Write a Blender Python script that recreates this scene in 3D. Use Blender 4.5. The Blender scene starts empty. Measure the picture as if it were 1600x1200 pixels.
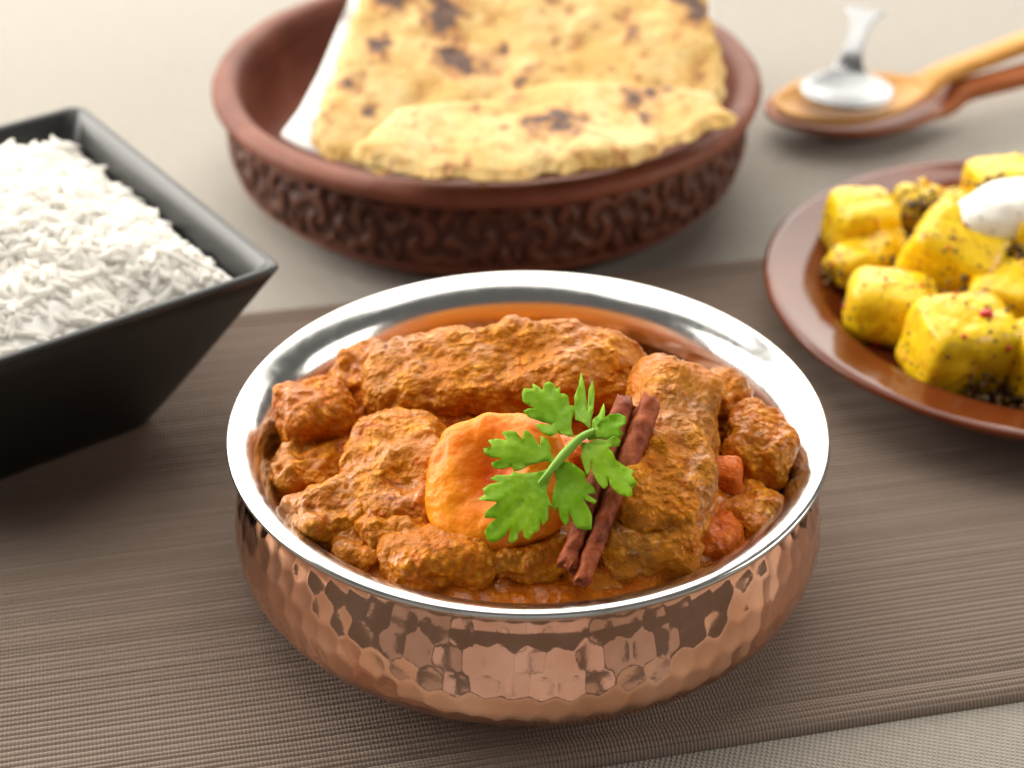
import bpy, bmesh, math, random
import numpy as np
from mathutils import Vector, Matrix, Euler
from mathutils.geometry import delaunay_2d_cdt
S = bpy.context.scene
COL = S.collection
R = math.radians
random.seed(7)
RNG = np.random.default_rng(11)

# ------------------------------------------------------------------ camera
CAM_H, PITCH, FPX = 0.314, 33.25, 2900.0
cd = bpy.data.cameras.new("camera")
cam = bpy.data.objects.new("camera", cd); COL.objects.link(cam)
cam.location = (0, 0, CAM_H); cam.rotation_euler = (R(90 - PITCH), 0, 0)
cd.sensor_width = 36; cd.lens = 36 * FPX / 1600
cd.clip_start = .01; cd.clip_end = 50
cd.dof.use_dof = True; cd.dof.focus_distance = .432; cd.dof.aperture_fstop = 10.5
S.camera = cam
# ------------------------------------------------------------------ light of the room
w = bpy.data.worlds.new("World"); S.world = w; w.use_nodes = True
w.node_tree.nodes["Background"].inputs[0].default_value = (1, .96, .9, 1)
w.node_tree.nodes["Background"].inputs[1].default_value = .16
S.view_settings.view_transform = 'Standard'; S.view_settings.look = 'None'
S.view_settings.exposure = 0; S.view_settings.gamma = 1
def area(name, loc, target, sx, sy, watts, col):
    l = bpy.data.lights.new(name, 'AREA'); l.shape = 'RECTANGLE'; l.size = sx; l.size_y = sy
    l.energy = watts; l.color = col
    o = bpy.data.objects.new(name, l); COL.objects.link(o); o.location = loc
    o.rotation_euler = (Vector(target) - Vector(loc)).to_track_quat('-Z', 'Y').to_euler()
    return o
area("window_light", (-.30, 1.62, .68), (-.02, .42, .0), 2.5, .90, 37, (1, .96, .88))
area("window_left", (-1.15, .75, .55), (.0, .42, .02), .9, .7, 22, (1, .96, .88))
area("softbox_right", (1.1, .42, .40), (.05, .4, .03), .7, .5, 6.5, (1, .94, .85))
area("softbox_above", (-.12, .78, 1.26), (-.06, .60, .03), 1.3, 1.0, 16, (1, .955, .88))
area("front_reflection_lamp", (-.19, -.55, -.13), (.0, .31, .03), .36, .50, .24, (1, .92, .90))  # left window pane mirrored in the copper, set low to meet the reflection
area("front_reflection_lamp", (-.62, -.45, -.10), (.0, .31, .03), .34, .50, .13, (1, .90, .84))  # added dim lamp, no real pane; breaks up the dark band in the copper
area("front_reflection_lamp", (.60, -.45, -.10), (.0, .31, .03), .34, .50, .15, (1, .88, .80))  # added the same way on the right, only for the copper's reflection
area("front_reflection_lamp", (.18, -.55, -.13), (.0, .31, .03), .36, .50, .27, (1, .92, .90))  # right window pane of the mirrored pair

# ------------------------------------------------------------------ helpers
_p = R(PITCH)
CC = np.array([0, 0, CAM_H]); CF = np.array([0, math.cos(_p), -math.sin(_p)]); CU = np.array([0, math.sin(_p), math.cos(_p)]); CR = np.array([1., 0, 0])
def ray(u, v): return CF + CR * (u - 800) / FPX + CU * (600 - v) / FPX
def at(u, v, z):                       # the point at height z on the sight line of a pixel of the photograph
    d = ray(u, v); return CC + d * ((z - CAM_H) / d[2])
def on_plane(u, v, p0, n):
    d = ray(u, v); return CC + d * (np.dot(np.asarray(p0) - CC, n) / np.dot(d, n))

def _h(ix, iy, iz, seed):
    h = (ix.astype(np.uint64) * np.uint64(0x8da6b343) ^ iy.astype(np.uint64) * np.uint64(0xd8163841) ^ iz.astype(np.uint64) * np.uint64(0xcb1ab31f) ^ np.uint64(seed * 0x9e3779b1 + 12345)) & np.uint64(0xffffffff)
    h = ((h ^ (h >> np.uint64(15))) * np.uint64(0x2c1b3c6d)) & np.uint64(0xffffffff)
    h = ((h ^ (h >> np.uint64(12))) * np.uint64(0x297a2d39)) & np.uint64(0xffffffff)
    return h ^ (h >> np.uint64(15))
def noise(P, seed=0):
    P = np.asarray(P) + 1000.; I = np.floor(P).astype(np.int64); f = P - I
    s = f * f * f * (f * (f * 6 - 15) + 10); out = 0
    for dx in (0, 1):
        for dy in (0, 1):
            for dz in (0, 1):
                h = _h(I[:, 0] + dx, I[:, 1] + dy, I[:, 2] + dz, seed)
                g = np.stack([((h >> np.uint64(k)) & np.uint64(1023)).astype(float) / 511.5 - 1 for k in (0, 10, 20)], 1)
                d = (g * (f - [dx, dy, dz])).sum(1)
                wx = s[:, 0] if dx else 1 - s[:, 0]; wy = s[:, 1] if dy else 1 - s[:, 1]; wz = s[:, 2] if dz else 1 - s[:, 2]
                out = out + d * wx * wy * wz
    return out * 1.4
def fbm(P, sc, oc=3, seed=0, gain=.5):
    a = 1.; t = 0; P = np.asarray(P) / sc
    for k in range(oc): t = t + a * noise(P, seed + 17 * k); a *= gain; P = P * 2.03
    return t
def worley(P, sc, seed=0):
    P = np.asarray(P) / sc + 1000.; I = np.floor(P).astype(np.int64); best = np.full(len(P), 9.)
    for dx in (-1, 0, 1):
        for dy in (-1, 0, 1):
            for dz in (-1, 0, 1):
                J = I + [dx, dy, dz]; h = _h(J[:, 0], J[:, 1], J[:, 2], seed)
                q = J + np.stack([((h >> np.uint64(k)) & np.uint64(1023)).astype(float) / 1023 for k in (0, 10, 20)], 1)
                best = np.minimum(best, ((P - q) ** 2).sum(1))
    return np.sqrt(best)
def sstep(a, b, x):
    t = np.clip((x - a) / (b - a), 0, 1); return t * t * (3 - 2 * t)

def link(name, me, mat=None, parent=None):
    o = bpy.data.objects.new(name, me); COL.objects.link(o)
    if mat and not me.materials: me.materials.append(mat)
    if parent: o.parent = parent
    return o
def mesh_np(name, V, F, smooth=True, attrs=None):
    V = np.asarray(V, np.float32); F = np.asarray(F, np.int32)
    me = bpy.data.meshes.new(name); k = F.shape[1]
    me.vertices.add(len(V)); me.vertices.foreach_set("co", V.ravel())
    me.loops.add(F.size); me.loops.foreach_set("vertex_index", F.ravel())
    me.polygons.add(len(F)); me.polygons.foreach_set("loop_start", np.arange(0, F.size, k, dtype=np.int32))
    me.update(calc_edges=True); me.validate()
    if smooth: me.polygons.foreach_set("use_smooth", np.ones(len(me.polygons), bool))
    for n, a in (attrs or {}).items():
        at_ = me.attributes.new(n, 'FLOAT', 'POINT'); at_.data.foreach_set("value", np.asarray(a, np.float32))
    return me
def grid_faces(nu, nv, wrap_u=False, wrap_v=False):   # index = i*nv + j
    i = np.arange(nu if wrap_u else nu - 1); j = np.arange(nv if wrap_v else nv - 1)
    I, J = np.meshgrid(i, j, indexing='ij'); I2 = (I + 1) % nu; J2 = (J + 1) % nv
    return np.stack([I * nv + J, I2 * nv + J, I2 * nv + J2, I * nv + J2], -1).reshape(-1, 4)
def resample(prof, n):                 # smooth the outline of a turned shape
    P = np.array(prof, float)
    for _ in range(3):
        Q = np.empty((2 * len(P) - 2, 2)); Q[0::2] = P[:-1] * .75 + P[1:] * .25; Q[1::2] = P[:-1] * .25 + P[1:] * .75
        P = np.vstack([P[:1], Q, P[-1:]])
    L = np.r_[0, np.cumsum(np.linalg.norm(np.diff(P, axis=0), axis=1))]
    s = np.linspace(0, L[-1], n); return np.stack([np.interp(s, L, P[:, k]) for k in (0, 1)], 1)
def lathe(prof, nth, disp=None, smooth_n=None):
    P = resample(prof, smooth_n) if smooth_n else np.array(prof, float)
    th = np.arange(nth) * 2 * np.pi / nth
    T = np.gradient(P, axis=0); N = np.stack([T[:, 1], -T[:, 0]], 1); N /= np.linalg.norm(N, axis=1)[:, None] + 1e-12
    r = np.repeat(P[None, :, 0], nth, 0); z = np.repeat(P[None, :, 1], nth, 0); TH = np.repeat(th[:, None], len(P), 1)
    if disp is not None:
        d = disp(TH, np.repeat(np.arange(len(P))[None], nth, 0), P); r = r + d * N[None, :, 0]; z = z + d * N[None, :, 1]
    V = np.stack([r * np.cos(TH), r * np.sin(TH), z], -1).reshape(-1, 3)
    return V, grid_faces(nth, len(P), wrap_u=True)
def empty(name, loc, rz=0):
    o = bpy.data.objects.new(name, None); COL.objects.link(o); o.empty_display_size = .01
    o.location = loc; o.rotation_euler = (0, 0, rz); return o
def tag(o, label, cat, group=None, kind=None):
    o["label"] = label; o["category"] = cat
    if group: o["group"] = group
    if kind: o["kind"] = kind
    return o

# ------------------------------------------------------------------ materials
class M:
    def __init__(s, name, **kw):
        s.m = bpy.data.materials.new(name); s.m.use_nodes = True; s.t = s.m.node_tree; s.b = s.t.nodes["Principled BSDF"]
        for k, v in kw.items(): s.set(k.replace('_', ' '), v)
    def set(s, k, v):
        if isinstance(v, tuple) and len(v) == 3 and k != 'Subsurface Radius': v = (*v, 1)
        s.b.inputs[k].default_value = v
    def n(s, typ, inp=None, **kw):
        x = s.t.nodes.new(typ)
        for k, v in kw.items(): setattr(x, k, v)
        for k, v in (inp or {}).items():
            if hasattr(v, 'is_output'): s.t.links.new(v, x.inputs[k])
            else: x.inputs[k].default_value = v
        return x
    def l(s, a, b): s.t.links.new(a, s.b.inputs[b] if isinstance(b, str) else b)
    def co(s, kind='Object', rnd=True):
        c = s.n('ShaderNodeTexCoord').outputs[kind]
        if rnd:
            o = s.n('ShaderNodeObjectInfo').outputs['Random']
            mm = s.n('ShaderNodeMath', {0: o, 1: 3.0}, operation='MULTIPLY').outputs[0]
            c = s.n('ShaderNodeVectorMath', {0: c, 1: mm}, operation='ADD').outputs[0]
        return c
    def noise(s, c, scale, detail=3, rough=.55, dist=0):
        return s.n('ShaderNodeTexNoise', {'Vector': c, 'Scale': scale, 'Detail': detail, 'Roughness': rough, 'Distortion': dist}).outputs['Fac']
    def ramp(s, f, stops):
        x = s.n('ShaderNodeValToRGB', {0: f}); e = x.color_ramp.elements
        while len(e) < len(stops): e.new(.5)
        for k, (p, c) in enumerate(stops):
            e[k].position = p; e[k].color = (*c, 1) if isinstance(c, tuple) else (c, c, c, 1)
        return x.outputs[0]
    def mix(s, f, a, b, mode='MIX'):
        x = s.n('ShaderNodeMix', data_type='RGBA', blend_type=mode)
        for i, v in ((0, f), (6, a), (7, b)):
            if hasattr(v, 'is_output'): s.t.links.new(v, x.inputs[i])
            else: x.inputs[i].default_value = (*v, 1) if isinstance(v, tuple) else v
        return x.outputs[2]
    def attr(s, name): return s.n('ShaderNodeAttribute', attribute_name=name).outputs['Fac']
    def bump(s, h, strength=.5, dist=.001, prev=None):
        inp = {'Height': h, 'Strength': strength, 'Distance': dist}
        if prev: inp['Normal'] = prev
        o = s.n('ShaderNodeBump', inp).outputs[0]; s.l(o, 'Normal'); return o
def math_(m, op, a, b=0.):
    return m.n('ShaderNodeMath', {0: a, 1: b}, operation=op).outputs[0]

# steel, copper
steel = M("steel", Base_Color=(.62, .615, .60), Metallic=1., Roughness=.18)
c = steel.co('Object', False); steel.l(steel.ramp(steel.noise(c, 260, 3), [(.3, .14), (.7, .22)]), 'Roughness')
steel_in = M("stained_shaded_steel", Base_Color=(.19, .145, .105), Metallic=1., Roughness=.24)  # sauce-smeared lining, its colour darkened to imitate a shaded reflection
copper = M("copper", Base_Color=(.74, .42, .29), Metallic=1., Roughness=.09)
c = copper.co('Object', False)
copper.l(copper.ramp(copper.noise(c, 60, 4), [(.3, (.60, .29, .17)), (.55, (.73, .39, .25)), (.8, (.80, .48, .34))]), 'Base Color')
copper.l(copper.ramp(copper.noise(c, 190, 4), [(.3, .06), (.7, .14)]), 'Roughness')
copper.bump(copper.noise(c, 900, 2), .06, .0003)

def curry_mat(name, tan, orange, red, grey, bias=0., rough=.36, spec=.5, grain=1.):
    m = M(name, Roughness=rough)
    m.set('Specular IOR Level', spec); m.set('Specular Tint', (1, .68, .34))
    c = m.co()
    big = m.noise(c, 70, 3, .6, .3); mid = m.noise(c, 230, 4, .65, .4); fine = m.noise(c, 900, 3, .6)
    lump = m.attr('lump')
    a = m.mix(m.ramp(big, [(.38 + bias, 0.), (.60 + bias, 1.)]), tan, orange)
    a = m.mix(m.ramp(mid, [(.46, 0.), (.64, .85)]), a, red)
    a = m.mix(m.ramp(m.noise(c, 45, 2, .5), [(.53, 0.), (.68, .75)]), a, grey)
    a = m.mix(m.ramp(lump, [(.35, 0.), (.95, .55)]), a, tuple(min(1, x * 1.35) for x in orange[:1]) + (orange[1] * 1.75, orange[2] * 1.9))
    a = m.mix(m.ramp(fine, [(.57, 0.), (.74, .7)]), a, tuple(x * .45 for x in red))
    m.l(a, 'Base Color')
    dc = m.n('ShaderNodeVectorMath', {0: c, 1: m.n('ShaderNodeVectorMath', {0: m.n('ShaderNodeTexNoise', {'Vector': c, 'Scale': 500., 'Detail': 2.}).outputs['Color'], 1: (.0012, .0012, .0012)}, operation='MULTIPLY').outputs[0]}, operation='ADD').outputs[0]
    vo = m.n('ShaderNodeTexVoronoi', {'Vector': dc, 'Scale': 560., 'Smoothness': .35}, feature='SMOOTH_F1').outputs['Distance']
    pm = m.ramp(m.noise(c, 120, 3, .6), [(.40, .15), (.56, 1.)])
    gr_ = math_(m, 'MULTIPLY', math_(m, 'SUBTRACT', .8, vo), pm)
    a = m.mix(m.ramp(gr_, [(.12, .75 * grain), (.40, 0.)]), a, tuple(x * .62 for x in orange))
    a = m.mix(m.ramp(gr_, [(.48, 0.), (.70, .55 * grain)]), a, (min(.8, tan[0] * 1.35), tan[1] * 1.45, tan[2] * 1.5))
    m.l(a, 'Base Color')
    m.l(m.ramp(m.noise(c, 95, 3, .6), [(.46, 0.), (.64, .5)]), 'Coat Weight'); m.set('Coat Roughness', .05)
    b0 = m.bump(gr_, .9 * grain, .0009)
    b = m.bump(m.noise(c, 420, 4, .62), .5, .0012, b0)
    m.bump(m.noise(c, 1400, 3, .65), .6, .0006, b)
    m.l(m.ramp(mid, [(.3, rough - .06), (.7, rough + .16)]), 'Roughness')
    return m.m
MEAT = curry_mat("curry_meat", (.52, .218, .032), (.62, .190, .005), (.40, .055, .002), (.17, .080, .028), -.07, .24, .30)
SAUCE = curry_mat("curry_sauce", (.52, .160, .007), (.54, .118, .003), (.36, .040, .002), (.24, .072, .008), -.06, .20, .24)
POT = curry_mat("curry_potato", (.64, .28, .024), (.64, .175, .006), (.50, .072, .003), (.46, .17, .018), -.05, .22, .28)
CARROT = curry_mat("curry_carrot", (.66, .13, .010), (.62, .12, .010), (.50, .075, .008), (.55, .12, .012), -.05, .27, .2, .25)

ap = M("apricot", Roughness=.42); c = ap.co('Object', False)
col = ap.mix(ap.ramp(ap.noise(c, 60, 3), [(.3, 0.), (.7, 1.)]), (.90, .33, .005), (.84, .18, .003))
col = ap.mix(ap.attr('red'), col, (.72, .085, .003))
col = ap.mix(ap.ramp(ap.noise(c, 700, 3), [(.62, 0.), (.8, .5)]), col, (.7, .12, .004))
ap.set('Specular IOR Level', .28); ap.l(col, 'Base Color'); ap.set('Subsurface Weight', .4); ap.set('Subsurface Radius', (.006, .002, .0004)); ap.set('Subsurface Scale', 1.)
b = ap.bump(ap.noise(c, 260, 4, .6), .22, .0010); ap.bump(ap.noise(c, 1300, 2), .25, .0004, b)

leafm = M("coriander_leaf", Roughness=.42); leafm.set("Specular IOR Level", .25); c = leafm.co('Object', False)
col = leafm.mix(leafm.ramp(leafm.noise(c, 90, 3), [(.3, 0.), (.7, 1.)]), (.20, .46, .004), (.40, .64, .008))
col = leafm.mix(leafm.ramp(leafm.n('ShaderNodeObjectInfo').outputs['Random'], [(0., 0.), (1., .40)]), col, (.10, .30, .010)); col = leafm.mix(leafm.attr('vein'), col, (.38, .62, .06)); leafm.l(col, 'Base Color')
leafm.bump(leafm.noise(c, 900, 3), .25, .0004)
leafm.set('Subsurface Weight', .0)
tr = leafm.n('ShaderNodeBsdfTranslucent', {'Color': (.30, .62, .02, 1)}); mx = leafm.n('ShaderNodeMixShader', {0: .32})
out = leafm.t.nodes['Material Output']; leafm.t.links.new(leafm.b.outputs[0], mx.inputs[1]); leafm.t.links.new(tr.outputs[0], mx.inputs[2]); leafm.t.links.new(mx.outputs[0], out.inputs[0])
stemm = M("coriander_stem", Base_Color=(.22, .42, .04), Roughness=.35); stemm.set('Subsurface Weight', .1); stemm.set('Subsurface Radius', (.001, .002, .0005))

cin = M("cinnamon", Roughness=.5); cin.set("Specular IOR Level", .16); c = cin.co('Object', False)
col = cin.ramp(cin.noise(c, 130, 5, .65, .6), [(.30, (.07, .014, .006)), (.48, (.25, .050, .015)), (.66, (.40, .105, .035)), (.85, (.20, .036, .016))])
cin.l(col, 'Base Color'); b = cin.bump(cin.noise(c, 500, 4, .6), .5, .0008)

blackm = M("black_glaze", Base_Color=(.010, .0102, .0098), Roughness=.36); blackm.set('Specular IOR Level', .55)
c = blackm.co('Object', False); blackm.bump(blackm.noise(c, 700, 3), .06, .0003)
ricem = M("rice", Base_Color=(.97, .955, .92), Roughness=.45)
ricem.set('Specular IOR Level', .3)
tr = ricem.n('ShaderNodeBsdfTranslucent', {'Color': (.97, .955, .92, 1)}); mx = ricem.n('ShaderNodeMixShader', {0: .45})
out = ricem.t.nodes['Material Output']; ricem.t.links.new(ricem.b.outputs[0], mx.inputs[1]); ricem.t.links.new(tr.outputs[0], mx.inputs[2]); ricem.t.links.new(mx.outputs[0], out.inputs[0])

def wood_mat(name, dark, light, rough, scale=30, stretch=(1, 14, 14)):
    m = M(name, Roughness=rough); m.set("Specular IOR Level", .2); c = m.co('Object', False)
    mp = m.n('ShaderNodeMapping', {'Vector': c, 'Scale': stretch}).outputs[0]
    m.l(m.ramp(m.noise(mp, scale, 5, .6, .5), [(.28, dark), (.7, light)]), 'Base Color')
    m.bump(m.noise(mp, scale * 4, 3), .15, .0004); return m.m
spoon_light = wood_mat("pale_wood", (.52, .22, .04), (.68, .36, .095), .38)
spoon_red = wood_mat("red_wood", (.26, .065, .018), (.42, .13, .035), .36)
alu = M("spoon_metal", Base_Color=(.29, .295, .30), Metallic=1., Roughness=.36).m

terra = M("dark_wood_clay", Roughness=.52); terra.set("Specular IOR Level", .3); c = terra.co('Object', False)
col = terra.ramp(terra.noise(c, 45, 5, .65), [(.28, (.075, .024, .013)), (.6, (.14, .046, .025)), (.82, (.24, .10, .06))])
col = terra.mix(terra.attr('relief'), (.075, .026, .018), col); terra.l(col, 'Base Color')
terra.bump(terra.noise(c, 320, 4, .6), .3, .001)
terra2 = M("dark_wood_clay_plain", Roughness=.55); terra2.set('Specular IOR Level', .3); c = terra2.co('Object', False)
terra2.l(terra2.ramp(terra2.noise(c, 40, 5, .65), [(.28, (.13, .036, .020)), (.6, (.22, .068, .038)), (.82, (.31, .125, .078))]), 'Base Color')
terra2.bump(terra2.noise(c, 320, 4, .6), .2, .0008)

naanm = M("naan", Roughness=.55); c = naanm.co('Object')
col = naanm.mix(naanm.ramp(naanm.noise(c, 55, 4, .6), [(.32, 0.), (.60, 1.)]), (.70, .52, .225), (.64, .385, .095))
col = naanm.mix(naanm.ramp(naanm.noise(c, 170, 4, .65), [(.52, 0.), (.72, .75)]), col, (.62, .29, .05))
col = naanm.mix(naanm.ramp(naanm.noise(c, 110, 4, .7), [(.58, 0.), (.70, .8)]), col, (.27, .085, .018))
brk = naanm.noise(c, 260, 4, .7)
chf = naanm.n('ShaderNodeMath', {0: naanm.attr('char'), 1: math_(naanm, 'ADD', math_(naanm, 'MULTIPLY', brk, 2.2), -.15)}, operation='MULTIPLY').outputs[0]
col = naanm.mix(naanm.ramp(chf, [(.18, 0.), (.42, .75)]), col, (.40, .14, .025))
col = naanm.mix(naanm.ramp(chf, [(.45, 0.), (.72, .95)]), col, (.065, .022, .012)); naanm.l(col, 'Base Color')
naanm.bump(naanm.noise(c, 330, 4, .65), .6, .0014)
paper = M("paper", Base_Color=(.80, .80, .79), Roughness=.8); paper.set('Subsurface Weight', 0)
paperm = paper.m

glaze = M("brown_glaze", Roughness=.09); c = glaze.co('Object', False)
glaze.l(glaze.ramp(glaze.noise(c, 30, 4), [(.3, (.092, .018, .005)), (.7, (.145, .032, .008))]), 'Base Color')
glaze.set('Specular IOR Level', .30)
glaze.bump(glaze.noise(c, 70, 3), .05, .001)

yp = M("turmeric_potato", Roughness=.36); c = yp.co()
col = yp.mix(yp.ramp(yp.noise(c, 60, 3), [(.35, 0.), (.7, 1.)]), (.84, .59, .006), (.78, .47, .005))
col = yp.mix(yp.ramp(yp.noise(c, 190, 5, .7, .5), [(.52, 0.), (.66, .8)]), col, (.50, .20, .006))
col = yp.mix(yp.ramp(yp.noise(c, 420, 4, .7), [(.61, 0.), (.70, .85)]), col, (.12, .04, .008)); col = yp.mix(yp.ramp(math_(yp, 'MULTIPLY', yp.attr('browned'), yp.noise(c, 380, 4, .7)), [(.16, 0.), (.42, .85)]), col, (.36, .11, .006)); yp.l(col, 'Base Color')
yp.set('Subsurface Weight', .15); yp.set('Subsurface Radius', (.003, .0018, .0003))
b = yp.bump(yp.noise(c, 330, 4, .6), .2, .0007)
yogm = M("yoghurt", Base_Color=(.86, .84, .78), Roughness=.3); yogm.set('Subsurface Weight', .3); yogm.set('Subsurface Radius', (.003, .0025, .002))
seedm = M("dark_seed", Base_Color=(.018, .014, .010), Roughness=.35).m
chilm = M("red_chilli", Base_Color=(.55, .025, .008), Roughness=.3).m
spicem = M("spice_mix", Roughness=.5); c = spicem.co()
spicem.l(spicem.ramp(spicem.noise(c, 350, 3, .6), [(.35, (.03, .022, .008)), (.5, (.10, .06, .012)), (.68, (.26, .10, .015))]), 'Base Color')

clothm = M("beige_linen", Roughness=.9); c = clothm.co('Object', False)
wa = clothm.n('ShaderNodeTexWave', {'Vector': clothm.n('ShaderNodeMapping', {'Vector': c, 'Rotation': (0, 0, R(14))}).outputs[0], 'Scale': 260, 'Distortion': .8, 'Detail': 2, 'Detail Scale': 2.}, bands_direction='X').outputs['Fac']
wb = clothm.n('ShaderNodeTexWave', {'Vector': clothm.n('ShaderNodeMapping', {'Vector': c, 'Rotation': (0, 0, R(14))}).outputs[0], 'Scale': 260, 'Distortion': .8, 'Detail': 2, 'Detail Scale': 2.}, bands_direction='Y').outputs['Fac']
wv = clothm.n('ShaderNodeMath', {0: wa, 1: wb}, operation='MULTIPLY').outputs[0]
col = clothm.mix(clothm.ramp(clothm.noise(c, 300, 4, .7), [(.3, 0.), (.7, 1.)]), (.31, .283, .243), (.37, .34, .297))
col = clothm.mix(clothm.ramp(wv, [(.05, .30), (.5, 0.)]), col, (.27, .23, .18)); clothm.l(col, 'Base Color')
b = clothm.bump(wv, .5, .0008); clothm.bump(clothm.noise(c, 900, 3), .2, .0005, b)
clothm.set('Sheen Weight', .25); clothm.set('Sheen Roughness', .5)

matm = M("brown_rib_fabric", Roughness=.85); c = matm.co('Object', False)
bead = matm.n('ShaderNodeTexWave', {'Vector': c, 'Scale': 330, 'Distortion': 1.6, 'Detail': 2, 'Detail Scale': 3.}, bands_direction='X').outputs['Fac']
mp = matm.n('ShaderNodeMapping', {'Vector': c, 'Scale': (6, 40, 40)}).outputs[0]
col = matm.ramp(matm.noise(mp, 12, 4, .7), [(.25, (.212, .156, .120)), (.5, (.235, .175, .136)), (.78, (.26, .197, .155))])
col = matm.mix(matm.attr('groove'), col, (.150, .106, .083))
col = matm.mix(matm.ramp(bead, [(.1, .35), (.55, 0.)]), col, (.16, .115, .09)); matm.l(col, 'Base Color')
matm.bump(bead, .35, .0004)
matm.set('Sheen Weight', .55); matm.set('Sheen Roughness', .3)

# ------------------------------------------------------------------ table, cloth, mat
Z0 = -.0028
V = np.array([[-1.6, .264, Z0 - .03], [1.6, .264, Z0 - .03], [1.6, 2.2, Z0 - .03], [-1.6, 2.2, Z0 - .03], [-1.6, .264, Z0 - .004], [1.6, .264, Z0 - .004], [1.6, 2.2, Z0 - .004], [-1.6, 2.2, Z0 - .004]])
o = link("table", mesh_np("table", V, [[0, 3, 2, 1], [4, 5, 6, 7], [0, 1, 5, 4], [1, 2, 6, 5], [2, 3, 7, 6], [3, 0, 4, 7]], False), spoon_red); o["kind"] = "structure"
n = 140; YF = .262
X, Y = np.meshgrid(np.linspace(-1.55, 1.55, n), np.r_[YF - .004 * np.ones(6), YF - .003, YF - .001, YF + .002, np.linspace(YF + .006, 2.15, n - 9)], indexing='ij')
ZZ = 0 * X + Z0; ZZ[:, :9] += np.array([-.25, -.18, -.12, -.06, -.02, -.006, -.003, -.0012, -.0003])     # the cloth hangs down over the front edge
V = np.stack([X, Y, ZZ], -1).reshape(-1, 3)
tag(link("tablecloth", mesh_np("tablecloth", V, grid_faces(n, n)), clothm.m), "pale beige woven linen tablecloth spread over the whole table", "tablecloth")

# placemat: every rib is a ridge of the sheet
ANG = R(12)
tcoord = lambda u, v: float(at(u, v, 0)[:2] @ np.array([-math.sin(ANG), math.cos(ANG)]))
T0 = (tcoord(1150, 1152) + tcoord(1600, 1084)) / 2; T1 = (tcoord(450, 475) + tcoord(1200, 402)) / 2
rib = .00165; nr = int((T1 - T0) / rib)
ph = np.array([0, .16, .34, .5, .66, .84]); hh = np.array([0, .62, .95, 1, .95, .62])
jit = np.cumsum(RNG.uniform(.78, 1.22, nr)); jit = jit / jit[-1] * (T1 - T0)
st = np.r_[0, jit[:-1]]
tv = np.concatenate([st[k] + ph * (jit[k] - st[k]) for k in range(nr)]); hv = np.tile(hh, nr); amp = np.repeat(RNG.uniform(.8, 1.1, nr), 6)
ns = 170; sv = np.linspace(-.34, .46, ns)
SS, TT = np.meshgrid(sv, tv, indexing='ij'); HV = np.repeat((hv * amp)[None], ns, 0)
wob = fbm(np.stack([SS.ravel() / 3, TT.ravel(), 0 * SS.ravel()], 1), .012, 2, 5).reshape(SS.shape)
TT2 = TT + wob * .00028
zz = -.0006 + .0006 * HV + .00022 * fbm(np.stack([SS.ravel(), TT.ravel(), 0 * SS.ravel()], 1), .07, 2, 9).reshape(SS.shape)
hem = TT                                    # the hem at both long edges swells and rolls down to the cloth
e = np.minimum(TT, (T1 - T0) - TT)
zz = zz + .0009 * np.exp(-((e - .0045) / .0028) ** 2) - .0022 * np.clip(1 - e / .0018, 0, 1) ** 2 - .0007 * np.exp(-((e - .0098) / .0012) ** 2)
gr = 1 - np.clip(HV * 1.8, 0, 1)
V = np.stack([SS, TT2 + T0, zz], -1).reshape(-1, 3)
Fm = grid_faces(ns, len(tv))
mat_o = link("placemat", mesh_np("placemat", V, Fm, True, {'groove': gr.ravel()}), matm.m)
mat_o.rotation_euler = (0, 0, ANG)
tag(mat_o, "brown ribbed placemat lying under the copper bowl", "placemat")

# ------------------------------------------------------------------ copper bowl
BX, BY = .00403, .38562
bowl = tag(empty("copper_bowl", (BX, BY, 0)), "hammered copper serving bowl with shiny steel rim, filled with curry", "bowl")
lin = [(.0735, .0470), (.0749, .0484), (.0755, .0496), (.0752, .0505), (.0740, .0507), (.0724, .0503), (.0704, .0494), (.0684, .0480), (.0668, .0463), (.0657, .0443), (.0649, .0420), (.0646, .0400), (.06445, .0384),
       (.06445, .0384), (.0648, .030), (.064, .022), (.060, .013), (.052, .007), (.035, .004), (.0005, .0036)]
V, F = lathe(lin[:13], 300, None, 70)
link("steel_rim", mesh_np("steel_rim", V, F), steel.m, bowl)
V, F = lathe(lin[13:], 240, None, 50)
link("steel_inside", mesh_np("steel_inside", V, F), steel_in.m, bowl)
rows = np.array([.0405, .0345, .0283, .0222, .0165, .0110, .0062]); seeds = []
for k, z in enumerate(rows):
    nn = 70
    for q in range(nn):
        seeds.append(((q + .5 * (k % 2) + RNG.uniform(-.2, .2)) / nn * 2 * np.pi, z + RNG.uniform(-.0009, .0009)))
seeds = np.array(seeds)
prof = [(.0400, .0000), (.0470, .0008), (.0552, .0028), (.0640, .0074), (.0715, .0132), (.0750, .0186), (.0755, .0236), (.0744, .0306), (.0720, .0382), (.0698, .0424), (.0696, .0456), (.0718, .0474)]
def hammer(TH, J, P):
    z = P[J, 1]; out = np.zeros(TH.shape); nth = TH.shape[0]
    best = np.full(TH.shape, 9.)
    for a, zz_ in seeds:
        i0 = int(a / (2 * np.pi) * nth); idx = np.arange(i0 - 22, i0 + 23) % nth
        d = (np.angle(np.exp(1j * (TH[idx] - a))) * .073 / .0034) ** 2 + ((z[idx] - zz_) / .0034) ** 2
        best[idx] = np.minimum(best[idx], d)
    m = sstep(.0440, .0415, z) * sstep(.002, .006, z)
    return (-.00027 * (1 - np.clip(best, 0, 1.25)) + .00012 * fbm(np.stack([np.cos(TH).ravel() * .073, np.sin(TH).ravel() * .073, z.ravel()], 1), .012, 2, 3).reshape(TH.shape)) * m
V, F = lathe(prof, 1100, hammer, 84)
link("copper_shell", mesh_np("copper_shell", V, F), copper.m, bowl)

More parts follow.
